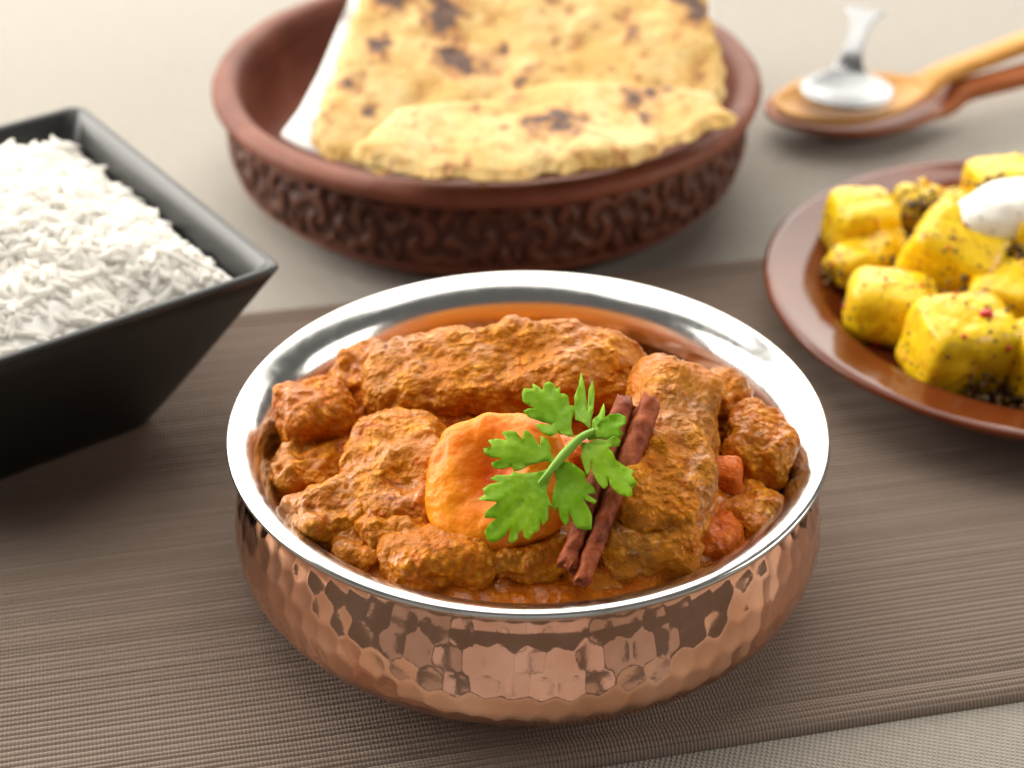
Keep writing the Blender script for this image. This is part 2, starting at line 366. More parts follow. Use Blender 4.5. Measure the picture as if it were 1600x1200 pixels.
# ------------------------------------------------------------------ the curry
_cs = {}
def cubesphere(n):
    if n in _cs: return _cs[n]
    t = np.tan(np.linspace(-1, 1, n + 1) * np.pi / 4); A, B = np.meshgrid(t, t, indexing='ij'); O = np.ones_like(A); Vs = []; Fs = []; k = 0
    for a in range(3):
        for s in (-1, 1):
            P = [None] * 3; P[a] = O * s; P[(a + 1) % 3] = A; P[(a + 2) % 3] = B
            Vs.append(np.stack(P, -1).reshape(-1, 3)); f = grid_faces(n + 1, n + 1) + k
            Fs.append(f if s > 0 else f[:, ::-1]); k += (n + 1) ** 2
    V = np.vstack(Vs); F = np.vstack(Fs)
    _, ix, inv = np.unique(np.round(V, 5), axis=0, return_index=True, return_inverse=True)
    _cs[n] = (V[ix], inv.ravel()[F]); return _cs[n]
def blob(half, p=3.2, n=40, seed=0, low=.16, mid=.0017, fine=.0005, mid_sc=.0085, fine_sc=.0021, shape=None):
    V, F = cubesphere(n); h = np.array(half)
    r = (np.abs(V) ** p).sum(1) ** (-1 / p); U = V * r[:, None]
    N = np.sign(U) * np.abs(U) ** (p - 1) / h; N /= np.linalg.norm(N, axis=1)[:, None]
    P = U * h
    if shape is not None: P = shape(P, U)
    off = np.array([seed * 1.37, seed * .71, seed * 2.3]); Q = P + off
    P = P + N * (fbm(Q, h.max() * .75, 2, seed) * low * h.min())[:, None]
    P = P + N * (mid * fbm(Q, mid_sc, 2, seed + 3))[:, None]
    wl = 1 - np.clip(worley(Q, fine_sc * 1.6, seed + 5), 0, 1) ** 2; patch = sstep(-.35, .35, fbm(Q, .009, 2, seed + 8))
    P = P + N * (fine * 1.7 * wl * patch + fine * fbm(Q, fine_sc, 2, seed + 6))[:, None]
    lump = np.clip(.5 * patch * (wl * 1.3) + .28 + .30 * fbm(Q, mid_sc * .8, 2, seed + 3), 0, 1)
    return P, F, lump
def chunk(name, u, v, z, half, rot, mat, seed, label, cat, group=None, n=46, **kw):
    P, F, lump = blob([x * .001 for x in half], seed=seed, n=n, **kw)
    o = link(name, mesh_np(name, P, F, True, {'lump': lump}), mat)
    o.location = at(u, v, z); o.rotation_euler = Euler([R(a) for a in rot])
    return tag(o, label, cat, group)
MG = "meat pieces in the curry"; PG = "potato chunks in the curry"
def bend(k, taper=0):
    def f(P, U): 
        Q = P.copy(); Q[:, 2] -= k * (P[:, 0] ** 2); s = 1 + taper * U[:, 0]; Q[:, 1] *= s; Q[:, 2] *= s; return Q
    return f
chunk("meat_piece", 797, 606, .0530, (37, 13, 13.5), (15, -1, 1), MEAT, 3, "long slab of sauce-coated meat lying across the back of the curry, behind the apricot", "meat", MG, n=120, p=4.2, low=.22, shape=bend(2.0))
chunk("meat_piece", 1030, 725, .0520, (12.5, 29, 15), (4, 14, -6), MEAT, 8, "tall ridge of meat leaning behind the cinnamon stick, right of centre", "meat", MG, n=100, p=3.4, low=.25)
chunk("meat_piece", 632, 760, .0455, (12.5, 20, 12), (10, -12, 8), MEAT, 13, "meat slab directly left of the apricot, under the left end of the long slab", "meat", MG, n=66, p=3.2, low=.24)
chunk("meat_piece", 520, 815, .0435, (10.5, 8.5, 7.5), (5, 0, 25), MEAT, 18, "small lumpy meat piece near the front left of the steel rim", "meat", MG, n=50, low=.3)
chunk("meat_piece", 622, 838, .0445, (9, 8, 7), (0, 8, -15), MEAT, 23, "small meat end between the apricot and the front left rim", "meat", MG, n=46, low=.3)
chunk("meat_piece", 1112, 640, .0480, (9, 9, 10), (0, 0, 20), MEAT, 28, "small meat lump at the back right, behind the right potato chunk", "meat", MG, n=46, low=.3)
chunk("meat_piece", 567, 600, .0480, (7.5, 9, 10), (0, 0, 10), MEAT, 33, "small meat bit peeping out behind the left end of the long slab", "meat", MG, n=40, low=.3)
chunk("meat_piece", 832, 882, .0425, (12.5, 8.5, 8.5), (-10, 0, 8), MEAT, 38, "rounded glossy meat piece below the apricot at the front of the bowl", "meat", MG, n=56, p=2.6, low=.2)
chunk("meat_piece", 1010, 850, .0450, (13, 11, 9), (-8, 4, -4), MEAT, 43, "sauce-covered meat at the front right, beside the lower end of the cinnamon stick", "meat", MG, n=56, low=.25)
chunk("potato_chunk", 497, 660, .0460, (10, 9, 11), (8, -6, 22), POT, 51, "orange potato chunk at the far left of the curry, against the steel wall", "potato", PG, n=52, p=3.6, low=.18)
chunk("potato_chunk", 1180, 715, .0455, (8, 11, 12), (6, 6, -14), POT, 56, "pale-topped potato chunk at the far right of the curry, against the steel wall", "potato", PG, n=52, p=3.4, low=.18)
chunk("potato_chunk", 686, 888, .0425, (13.5, 8.5, 9.5), (-12, 0, -6), POT, 61, "rounded potato chunk at the front, below the left side of the apricot", "potato", PG, n=56, p=3.2, low=.18)
chunk("carrot_chunk", 1117, 755, .0480, (6.5, 4.5, 7), (14, 0, -8), CARROT, 66, "bright orange carrot chunk between the tall meat ridge and the right potato", "carrot", "carrot chunks in the curry", n=40, p=4.5, low=.1, mid=.0005, fine=.0002)
chunk("carrot_chunk", 1112, 842, .0425, (7.5, 6, 5.5), (0, 0, 30), CARROT, 71, "sauce-dulled carrot chunk half sunk near the front right rim", "carrot", "carrot chunks in the curry", n=40, p=3, low=.15, mid=.0008, fine=.0003)
chunk("potato_chunk", 1172, 812, .0405, (9, 8, 7), (0, 0, 40), POT, 76, "flat potato chunk sunk in sauce just in front of the far right one", "potato", PG, n=44, low=.25)
chunk("meat_piece", 480, 745, .0410, (9, 9, 7), (0, 6, 30), MEAT, 81, "dark shredded meat in the sauce just in front of the far left potato", "meat", MG, n=46, low=.35)
chunk("potato_chunk", 590, 868, .0400, (9.5, 6, 7), (0, 4, 14), POT, 93, "small lumpy potato chunk at the front left edge, beside the rounded front potato", "potato", PG, n=44, low=.3)
chunk("potato_chunk", 960, 915, .0385, (12, 6.5, 6.5), (0, 0, 10), POT, 97, "sauce-covered potato chunk at the very front, just right of the cinnamon's lower end", "potato", PG, n=46, low=.3)
chunk("apricot_slice", 893, 715, .0560, (7, 6, 5), (0, 0, 20), CARROT, 86, "orange apricot bit showing through the gap beside the coriander stem", "fruit", None, n=36, p=2.4, low=.15, mid=.0005, fine=.0002)

# sauce
nr_, nt = 150, 420
rr = np.linspace(.0002, .0646, nr_); th = np.arange(nt) * 2 * np.pi / nt
TH, RR = np.meshgrid(th, rr, indexing='ij'); x = (RR * np.cos(TH)).ravel(); y = (RR * np.sin(TH)).ravel(); q = np.stack([x, y, 0 * x], 1)
lw = 1 - np.clip(worley(q, .0034, 4), 0, 1); bigw = 1 - np.clip(worley(q, .011, 14), 0, 1)
zs = .0365 - .003 * np.sin(TH.ravel()) * RR.ravel() / .0646 + .008 * (1 - (RR.ravel() / .0646) ** 2) + .0030 * fbm(q, .014, 3, 2) + .0042 * bigw + .0016 * lw * sstep(-.3, .3, fbm(q, .012, 2, 31)) + .0006 * fbm(q, .0022, 2, 8)
for o_ in list(COL.objects):
    if o_.name.split('.')[0] in ('meat_piece', 'potato_chunk', 'carrot_chunk'):
        bb_ = np.array([tuple(c_) for c_ in o_.bound_box]); hx, hy, hz_ = (bb_.max(0) - bb_.min(0)) / 2
        Lc = np.linalg.inv(np.array(Euler((0, 0, o_.rotation_euler.z)).to_matrix())) @ np.vstack([x + BX - o_.location.x, y + BY - o_.location.y, 0 * x])
        d_ = np.sqrt((Lc[0] / hx) ** 2 + (Lc[1] / hy) ** 2)
        bank = (o_.location.z + .12 * hz_ - zs) * sstep(1.55, .95, d_ + .16 * fbm(q, .006, 2, 61))
        zs = np.maximum(zs, zs + bank * .8)
zs = zs + .0008 * fbm(q, .004, 2, 15)
edge = sstep(.056, .0646, RR.ravel()); zs = zs * (1 - edge) + edge * (.0380 - .0045 * np.sin(TH.ravel()) + .0018 * fbm(q, .012, 2, 77))
V = np.stack([x, y, zs], 1)
o = link("curry_sauce", mesh_np("curry_sauce", V, grid_faces(nt, nr_, wrap_u=True), True, {'lump': np.clip(.25 + .6 * lw + .3 * fbm(q, .01, 2, 5), 0, 1)}), SAUCE)
o.location = (BX, BY, 0); tag(o, "thick orange-brown curry sauce filling the copper bowl to just under its rim", "sauce")

# apricot half, flattened, with a red hollow
nA = np.array([-.18, -.62, .76]); nA /= np.linalg.norm(nA)
cA = at(776, 757, .0580)
ax = np.cross([0, 1., 0], nA); ax = np.array([1, 0, 0]) - nA * nA[0]; ax /= np.linalg.norm(ax); ay = np.cross(nA, ax)
def apr_shape(P, U):
    Q = P.copy(); d2 = ((Q[:, 0] + .0005) / .0072) ** 2 + ((Q[:, 1] - .0022) / .0078) ** 2
    Q[:, 2] -= .0058 * np.exp(-d2) * (U[:, 2] > 0) * sstep(0, .3, U[:, 2]); return Q
P, F, _ = blob([.0170, .0172, .0066], 2.35, 90, 91, .24, .0006, .00016, .007, .002, apr_shape)
red = np.exp(-(((P[:, 0] + .0005) / .0068) ** 2 + ((P[:, 1] - .0022) / .0072) ** 2)) * (P[:, 2] > 0)
o = link("apricot", mesh_np("apricot", P, F, True, {'red': red * .95}), ap.m)
o.matrix_world = Matrix(np.vstack([np.c_[ax, ay, nA, cA], [0, 0, 0, 1]]).tolist())
tag(o, "plump glossy orange apricot with a reddish hollow, in the middle of the curry", "fruit")

# cinnamon: a bark rolled up from both sides, swept along its axis
A0 = at(998, 628, .0718); A1 = at(897, 896, .0500)
axis = A1 - A0; L = np.linalg.norm(axis); axis /= L
sd = np.array([1., 0, 0]); sd -= axis * sd.dot(axis); sd /= np.linalg.norm(sd); up = np.cross(sd, axis); up = up if up[2] > 0 else -up
def roll(sgn):
    t = np.linspace(0, 1, 34); a = -np.pi / 2 + sgn * t * 2 * np.pi * 1.18; r = .0025 - .0010 * t
    return np.stack([sgn * .0024 + r * np.cos(a) * 1., r * np.sin(a)], 1)
Ra, Rb = roll(-1), roll(1)
cl = np.vstack([Ra[::-1], Rb]); cl[:, 1] += 0
tg = np.gradient(cl, axis=0); nn_ = np.stack([-tg[:, 1], tg[:, 0]], 1); nn_ /= np.linalg.norm(nn_, axis=1)[:, None]
ring2 = np.vstack([cl + nn_ * .00032, (cl - nn_ * .00032)[::-1]]); m_ = len(ring2); nl = 90
s_ = np.linspace(0, 1, nl); rag = np.zeros((nl, m_))
Vc = []
rg = RNG.uniform(-1, 1, m_); rg = np.convolve(np.r_[rg, rg, rg], np.ones(9) / 9, 'same')[m_:2 * m_] * .004
side_off = np.where(ring2[:, 0] > 0, -.0012, .0010)
for i, s in enumerate(s_):
    k = 1 + .10 * math.sin(s * 5 + .5) - .06 * s
    sl = s * L + (rg + side_off) * (1 - 2 * s) * (abs(2 * s - 1) ** 6)
    Vc.append(A0 + axis * sl[:, None] + sd * (ring2[:, :1] * k) + up * (ring2[:, 1:] * k + .0012 * math.sin(s * 3.1)))
Vc = np.concatenate(Vc); Vc = Vc + .0005 * np.stack([fbm(Vc, .004, 3, 40 + k) for k in range(3)], 1)
F = grid_faces(nl, m_, wrap_v=True); h_ = m_ // 2
capi = np.array([[j, j + 1, m_ - 2 - j, m_ - 1 - j] for j in range(h_ - 1)]); F = np.vstack([F, capi, (capi + (nl - 1) * m_)[:, ::-1]])
o = link("cinnamon_stick", mesh_np("cinnamon_stick", Vc, F), cin.m)
tag(o, "reddish brown rolled cinnamon stick leaning between the coriander leaf and the right meat", "spice")

# coriander sprig: outlines of the leaflets lie on tilted, cupped planes
def poly_sheet(name, outline, p0, n, mat, parent, base, cup, droop, thick, step=.0011, veins=(), rip=.0, exag=0.):
    pl = np.array([on_plane(u, v, p0, n) for u, v in outline]); b0 = on_plane(*base, p0, n)
    ex = np.cross([0, 1, 0], n); ex = np.array([1., 0, 0]) - np.array(n) * n[0]; ex /= np.linalg.norm(ex); ey = np.cross(n, ex)
    Q = np.stack([(pl - b0) @ ex, (pl - b0) @ ey], 1)
    if exag:
        rb = np.linalg.norm(Q, axis=1); sm_ = (np.roll(rb, 1) + np.roll(rb, -1) + np.roll(rb, 2) + np.roll(rb, -2)) / 4; kf = np.clip(1 + exag * (rb - sm_) / (rb + 1e-6), .72, 1.25); kf[rb < .18 * rb.max()] = 1; Q = Q * kf[:, None]
    # smooth outline a little
    for _ in range(1):
        a = Q * .9 + np.roll(Q, -1, 0) * .1; b = Q * .1 + np.roll(Q, -1, 0) * .9; Q = np.stack([a, b], 1).reshape(-1, 2)
    lo, hi = Q.min(0), Q.max(0); g = []
    for x in np.arange(lo[0], hi[0], step):
        for y in np.arange(lo[1], hi[1], step): g.append((x + RNG.uniform(-.2, .2) * step, y + RNG.uniform(-.2, .2) * step))
    pts = [Vector(p) for p in Q] + [Vector(p) for p in g]; nb = len(Q)
    vs, es, fs, *_ = delaunay_2d_cdt(pts, [], [list(range(nb))], 1, 1e-7)
    P2 = np.array([(p.x, p.y) for p in vs]); r = np.linalg.norm(P2, axis=1); rm = r.max()
    vein = np.zeros(len(P2))
    for vu, vv in veins:
        tpt = on_plane(vu, vv, p0, n); tq = np.array([(tpt - b0) @ ex, (tpt - b0) @ ey]); Lq = np.linalg.norm(tq); tq /= Lq
        al = np.clip(P2 @ tq, 0, Lq); d = np.linalg.norm(P2 - al[:, None] * tq, axis=1); vein = np.maximum(vein, np.exp(-(d / .00055) ** 2))
    th_ = np.arctan2(P2[:, 1], P2[:, 0])
    hgt = cup * (r / rm) ** 2 * rm + droop * r - .0006 * vein + rip * np.sin(th_ * 9) * (r / rm) + .0006 * fbm(np.c_[P2, 0 * r], .006, 2, int(abs(base[0])))
    V = b0 + P2[:, :1] * ex + P2[:, 1:] * ey + hgt[:, None] * np.array(n)
    me = bpy.data.meshes.new(name); me.from_pydata(V.tolist(), [], [f for f in fs if len(f) > 2]); me.update()
    for p in me.polygons: p.use_smooth = True
    a_ = me.attributes.new('vein', 'FLOAT', 'POINT'); a_.data.foreach_set('value', vein.astype(np.float32) * .6)
    o = link(name, me, mat)
    if thick:
        sm = o.modifiers.new("thickness", 'SOLIDIFY'); sm.thickness = thick; sm.offset = 0
    if parent: o.parent = parent; o.matrix_parent_inverse = Matrix.Translation(-Vector(parent.location))
    return o
def zm(pts, ox=640, oy=580, k=3.42857): return [(ox + x / k, oy + y / k) for x, y in pts]
nS = np.array([-.05, -.60, .80]); nS /= np.linalg.norm(nS)
pS = cA + nA * .0105 + np.array([.004, .0, .0])
sprig = empty("coriander_sprig", tuple(on_plane(860, 735, pS, nS)))
tag(sprig, "fresh green coriander sprig with jagged leaves laid on the apricot", "herb")
def tilt(ax_, deg): return np.array(Matrix.Rotation(R(deg), 3, Vector(ax_)) @ Vector(nS))
LEAF = [
 ([(610,150),(620,125),(660,115),(665,95),(690,100),(705,110),(725,85),(750,78),(775,85),(785,105),(810,100),(805,130),(830,135),(850,150),(855,185),(880,195),(885,220),(870,260),(865,290),(880,345),(850,345),(800,325),(760,355),(720,340),(695,310),(690,295),(720,280),(745,275),(700,265),(650,262),(625,235),(640,215),(660,205),(630,195),(610,185)], (880,350), [(640,150),(740,95),(830,160),(650,240),(710,300)], (1,0,0), -12, .10),
 ([(410,405),(440,390),(435,360),(470,350),(510,355),(505,320),(540,315),(570,320),(590,345),(600,355),(620,320),(645,325),(665,345),(690,385),(710,350),(740,365),(755,395),(755,430),(770,465),(785,480),(760,490),(730,480),(680,490),(640,500),(600,525),(565,530),(545,505),(500,515),(465,505),(450,480),(480,460),(440,455),(415,435)], (785,482), [(425,410),(535,330),(640,335),(470,490),(730,370),(570,515)], (0,1,0), 10, -.14),
 ([(380,680),(405,655),(400,625),(430,600),(470,595),(445,570),(480,545),(530,555),(560,535),(600,545),(650,540),(700,535),(740,520),(760,510),(770,540),(750,580),(735,640),(755,690),(765,720),(745,735),(745,780),(715,815),(700,800),(695,850),(660,865),(645,890),(615,880),(600,855),(580,870),(580,895),(555,905),(535,895),(530,850),(510,880),(465,900),(430,885),(410,845),(425,815),(455,795),(410,775),(415,745),(450,715),(410,695)], (765,515), [(395,670),(470,555),(440,860),(555,890),(640,875),(745,780),(420,760)], (0,1,0), 8, -.07),
 ([(800,490),(850,485),(880,500),(910,520),(940,545),(950,590),(980,620),(990,650),(960,665),(995,685),(985,705),(940,700),(960,730),(975,770),(965,830),(930,840),(900,835),(880,815),(860,770),(855,800),(830,810),(805,780),(795,735),(780,740),(765,700),(770,640),(785,590),(775,540)], (790,500), [(930,830),(980,690),(840,800),(980,640),(780,730)], (1,0,0), 6, -.02),
 ([(910,375),(950,385),(1000,360),(1050,370),(1085,350),(1115,370),(1115,400),(1080,415),(1100,440),(1110,480),(1150,510),(1195,535),(1190,560),(1215,600),(1190,625),(1185,660),(1160,665),(1115,655),(1080,620),(1075,580),(1060,610),(1035,620),(1005,590),(985,550),(990,500),(965,540),(945,540),(930,500),(915,460),(925,440),(920,410)], (908,372), [(1195,620),(1040,610),(1110,380),(950,530),(1180,550)], (0,1,0), -6, .03),
 ([(940,345),(970,320),(985,310),(1000,290),(1030,260),(1065,240),(1110,235),(1145,255),(1155,290),(1130,310),(1135,340),(1110,360),(1060,365),(1010,355),(960,370)], (942,352), [(1140,270),(1130,345),(1060,250)], (0,1,0), -8, .08),
 ([(975,310),(980,265),(1010,240),(1030,205),(1040,235),(1040,265),(1010,300),(985,322)], (972,325), [(1030,215)], (1,0,0), -18, .10),
 ([(880,215),(885,150),(910,110),(925,70),(940,110),(950,170),(945,200),(960,130),(980,110),(990,150),(985,215),(970,260),(970,305),(930,275),(885,260)], (968,305), [(925,80),(975,120),(890,200)], (1,0,0), -20, .12)]
for k, (ol, base, veins, axv, deg, cup) in enumerate(LEAF):
    bs = zm([base])[0]; p0 = on_plane(*bs, pS, nS)
    poly_sheet("leaflet", zm(ol), p0, tilt(axv, deg), leafm.m, sprig, bs, cup, .02, .00013, veins=zm(veins), rip=.0004, exag=.55)
def tube(name, pts, rad, mat, parent=None, nseg=10, sub=6):
    P = np.array(pts, float); t = np.linspace(0, len(P) - 1, (len(P) - 1) * sub + 1)
    def cr(A):
        i = np.clip(t.astype(int), 0, len(P) - 2); f = (t - i)[:, None]; A = np.asarray(A, float); A = A if A.ndim > 1 else A[:, None]
        a = A[np.maximum(i - 1, 0)]; b = A[i]; c_ = A[i + 1]; d = A[np.minimum(i + 2, len(P) - 1)]
        return .5 * (2 * b + (c_ - a) * f + (2 * a - 5 * b + 4 * c_ - d) * f ** 2 + (3 * b - a - 3 * c_ + d) * f ** 3)
    C = cr(P); r = cr(rad)[:, 0]; T = np.gradient(C, axis=0); T /= np.linalg.norm(T, axis=1)[:, None]
    a = np.cross(T, [0.1, .2, 1.]); a /= np.linalg.norm(a, axis=1)[:, None]; b = np.cross(T, a)
    an = np.arange(nseg) * 2 * np.pi / nseg
    V = C[:, None] + r[:, None, None] * (a[:, None] * np.cos(an)[None, :, None] + b[:, None] * np.sin(an)[None, :, None])
    n_ = len(C); V = np.vstack([V.reshape(-1, 3), C[:1], C[-1:]]); F = grid_faces(n_, nseg, wrap_v=True).tolist()
    F += [[n_ * nseg, (j + 1) % nseg, j] for j in range(nseg)] + [[n_ * nseg + 1, (n_ - 1) * nseg + j, (n_ - 1) * nseg + (j + 1) % nseg] for j in range(nseg)]
    me = bpy.data.meshes.new(name); me.from_pydata(V.tolist(), [], F); me.update()
    for p in me.polygons: p.use_smooth = True
    o = link(name, me, mat)
    if parent: o.parent = parent; o.matrix_parent_inverse = Matrix.Translation(-Vector(parent.location))
    return o
sp = [on_plane(u, v, pS + nS * .0006, nS) for u, v in zm([(990, 318), (945, 340), (900, 370), (840, 432), (785, 495), (740, 548), (690, 600)])]
tube("stem", sp, [.0007, .0009, .0010, .0011, .0010, .0007, .0003], stemm.m, sprig)

# ------------------------------------------------------------------ black rice bowl
HR = .058
A_ = at(125, 160, HR); B_ = at(445, 415, HR); C_ = at(0, 572, HR)
e1 = (A_ - B_); half = np.linalg.norm(e1) / 2; e1 /= np.linalg.norm(e1); e2 = C_ - B_; e2 -= e1 * e1.dot(e2); e2 /= np.linalg.norm(e2)
RC = B_ + (e1 + e2) * half; rang = math.atan2(e1[1], e1[0])
bb = at(268, 675, 0); bl = (RC - bb); hb = min(abs(bl @ e1), abs(bl @ e2)) * .98
rbowl = tag(empty("rice_bowl", (RC[0], RC[1], 0), rang), "square matt black ceramic bowl with flaring sides, full of white rice", "bowl")
def rrect(h, rad, k=7):
    out = []
    for q in range(4):
        c0 = [(1, 1), (-1, 1), (-1, -1), (1, -1)][q]
        for j in range(k):
            a = q * np.pi / 2 + j / (k - 1) * np.pi / 2; out.append((c0[0] * (h - rad) + rad * np.cos(a), c0[1] * (h - rad) + rad * np.sin(a)))
        n0 = [(1, 1), (-1, 1), (-1, -1), (1, -1)][(q + 1) % 4]
        for t in np.linspace(0, 1, 10)[1:-1]:
            a = q * np.pi / 2 + np.pi / 2; p = np.array([c0[0] * (h - rad) + rad * np.cos(a), c0[1] * (h - rad) + rad * np.sin(a)])
            r2 = np.array([n0[0] * (h - rad) + rad * np.cos(a), n0[1] * (h - rad) + rad * np.sin(a)]); out.append(tuple(p * (1 - t) + r2 * t))
    return np.array(out)
th_w = .0030
rg_ = [(hb * .2, .0016, .002), (hb - .006, .0016, .006), (hb - .005, 0, .007), (hb - .0015, 0, .008), (hb, .0012, .008)]
for t in np.linspace(0.08, 1, 9): rg_.append((hb + (half - hb) * (t ** .97), .0012 + (HR - .0025) * t, .008 - .003 * t))
rg_ += [(half - .0003, HR - .0006, .005), (half - .0012, HR, .0045), (half - th_w + .0010, HR, .004), (half - th_w, HR - .0008, .004)]
for t in np.linspace(.92, .1, 8): rg_.append((hb - th_w + (half - hb) * (t ** .97), .004 + (HR - .005) * t, .006))
rg_ += [(hb - .012, .004, .01), (hb * .2, .004, .004)]
V = []; nrg = len(rrect(1, .1))
for h, z, rad in rg_: V.append(np.c_[rrect(h, min(rad, h * .8)), np.full(nrg, z)])
F = grid_faces(len(rg_), nrg, wrap_v=True)
me = mesh_np("rice_bowl_body", np.vstack(V), F[:, ::-1]); o = link("bowl_body", me, blackm.m, rbowl)
# rice
rice = tag(empty("cooked_rice", (RC[0], RC[1], 0), rang), "fluffy white long-grain rice heaped in the square black bowl", "rice")
def inner(z): return hb - th_w + (half - hb) * np.clip((z - .004) / (HR - .005), 0, 1) ** .97
def rice_h(p, q):
    m = np.maximum(np.abs(p), np.abs(q))
    x = np.stack([p * .06, q * .06, 0 * p], 1)
    return HR - .0085 + .0155 * (1 - m ** 2.2) + .0042 * fbm(x, .020, 3, 3)
g = np.linspace(-1, 1, 90); GP, GQ = np.meshgrid(g, g, indexing='ij'); zz = rice_h(GP.ravel(), GQ.ravel()) + .0001; ih = inner(HR - .013)
V = np.stack([GP.ravel() * ih, GQ.ravel() * ih, zz + .0008 * fbm(np.stack([GP.ravel() * ih, GQ.ravel() * ih, zz], 1), .003, 2, 9)], 1)
o = link("rice_mound", mesh_np("rice_mound", V, grid_faces(90, 90)), M("rice_packed", Base_Color=(.97, .955, .92), Roughness=.6).m, rice); o["kind"] = "stuff"
def grain(seed, nl=9, nc=7):
    r_ = random.Random(seed); Lg = r_.uniform(.0044, .0064); wd = r_.uniform(.00122, .00146); bd = r_.uniform(-.10, .16)
    t = np.linspace(-1, 1, nl); V = []
    for s in np.sin(t * np.pi / 2):
        rad = wd * math.sqrt(max(0, 1 - abs(s) ** 2.6)) * (1 + .12 * math.sin(s * 3 + seed)) + 1e-6
        for j in range(nc):
            a = j / nc * 2 * math.pi; V.append((s * Lg, math.cos(a) * rad + bd * Lg * s * s, math.sin(a) * rad * .88))
    return np.array(V), grid_faces(nl, nc, wrap_v=True)
GR = [grain(k) for k in range(10)]; GM = [mesh_np("rice_grain", v, f) for v, f in GR]
for m_g in GM: m_g.materials.append(ricem.m)
cam_l = np.array(Matrix.Rotation(-rang, 3, 'Z') @ Vector((0 - RC[0], 0 - RC[1], CAM_H)))
items = []
NG = 3700
pp = RNG.uniform(-1, 1, NG); qq = RNG.uniform(-1, 1, NG); hz = rice_h(pp, qq)
e_ = .01; gx = (rice_h(pp + e_, qq) - rice_h(pp - e_, qq)) / (2 * e_ * ih); gy = (rice_h(pp, qq + e_) - rice_h(pp, qq - e_)) / (2 * e_ * ih)
lay = RNG.uniform(-.0006, .0019, NG)
rotm = np.array(Matrix.Rotation(rang, 3, 'Z'))
for k in range(NG):
    nrm = Vector((-gx[k], -gy[k], 1)).normalized(); yaw = RNG.uniform(0, 2 * np.pi)
    q_ = nrm.to_track_quat('Z', 'Y') @ Euler((RNG.normal(0, .3), RNG.normal(0, .21), yaw)).to_quaternion()
    sc = .985; loc = np.array([pp[k] * (ih - .0022) * sc, qq[k] * (ih - .0022) * sc, hz[k] + lay[k]])
    wl_ = rotm @ loc + np.array([RC[0], RC[1], 0]); d = wl_ - CC; dep = d @ CF; u = 800 + FPX * (d @ CR) / dep; v = 600 - FPX * (d @ CU) / dep
    items.append((loc, q_, k % 10, lay[k], dep, u, v))
vis = [i for i, it in enumerate(items) if it[5] > 8 and it[3] > .0008]
vis.sort(key=lambda i: items[i][4] - 22 * items[i][3]); pick = set(vis[:300])
for i in sorted(pick):
    loc, q_, k, *_r = items[i]; o = link("rice_grain", GM[k], None, rice); o.location = loc; o.rotation_mode = 'QUATERNION'; o.rotation_quaternion = q_
Vs = []; Fs = []; off = 0
for i, (loc, q_, k, *_r) in enumerate(items):
    if i in pick: continue
    v, f = GR[k]; Vs.append(v @ np.array(q_.to_matrix()).T + loc); Fs.append(f + off); off += len(v)
o = link("rice_grains", mesh_np("rice_grains", np.vstack(Vs), np.vstack(Fs)), ricem.m, rice); o["kind"] = "stuff"

# ------------------------------------------------------------------ carved wooden bowl with bread
HB = .0390; RB = .1016
cB = at(761, 110, HB); WB = (cB[0], cB[1])
wb_ = tag(empty("carved_bowl", (WB[0], WB[1], Z0)), "wide reddish brown bowl with carved leaf scrolls round its wall, holding naan bread", "bowl")
zr = HB - Z0
k_ = at(1192, 122, HB)[0] - cB[0]; RB = k_
lip = [(RB - .0075, zr - .0064), (RB - .0028, zr - .0060), (RB - .0006, zr - .0046), (RB + .0002, zr - .0020), (RB - .0012, zr + .0004), (RB - .0050, zr + .0014), (RB - .0085, zr + .0004), (RB - .0106, zr - .0030), (RB - .0116, zr - .0080)]
V, F = lathe(lip, 220, lambda TH, J, P: .00035 * fbm(np.stack([np.cos(TH).ravel() * .1, np.sin(TH).ravel() * .1, P[J, 1].ravel()], 1), .02, 3, 3).reshape(TH.shape), 40)
link("rim", mesh_np("rim", V, F), terra2.m, wb_)
body = [(RB - .0110, zr - .0070), (RB - .0120, zr - .012), (RB - .0135, zr - .022), (RB - .019, .011), (RB - .030, .0075), (.0005, .0070)]
V, F = lathe(body, 180, None, 50); link("bowl_inside", mesh_np("bowl_inside", V, F), terra2.m, wb_)
b_t, b_b = zr - .0060, .0110
base = [(.0005, .0004), (RB - .024, .0002), (RB - .018, .0012), (RB - .0125, .0052), (RB - .0082, .0090), (RB - .0062, .0112), (RB - .0062, b_b), (RB - .0085, b_b + .0012)]
V, F = lathe(base, 200, None, 44); link("base", mesh_np("base", V, F), terra2.m, wb_)
band = [(RB - .0075, b_b - .001), (RB - .0064, b_b + .001), (RB - .0045, b_b + .006), (RB - .0040, b_b + .012), (RB - .0050, b_t - .004), (RB - .0068, b_t + .0005)]
def carve(TH, J, P):
    ncell = 30; c_ = TH / (2 * np.pi) * ncell; ci = np.floor(c_); x = (c_ - ci - .5) * 2; y = ((P[J, 1] - b_b) / (b_t - b_b) - .5) * 2
    flip = np.where(ci % 2 == 0, 1, -1); y = y * flip
    a = np.arctan2(y - .15, x + .1); r = np.hypot(x + .1, y - .15)
    sp_ = np.sin(2.0 * a * np.where(x > 0, 1, 1) + 7.5 * r); leaf = np.sin(9 * a + 2 * r) * sstep(.75, .95, r)
    h = np.where(r < .8, sp_, leaf); h = sstep(-.25, .35, h)
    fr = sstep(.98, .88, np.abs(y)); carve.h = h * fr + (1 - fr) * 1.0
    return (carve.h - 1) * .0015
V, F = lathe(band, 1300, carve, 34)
link("carved_band", mesh_np("carved_band", V, F, True, {'relief': np.clip(carve.h, 0, 1).ravel()}), terra.m, wb_)

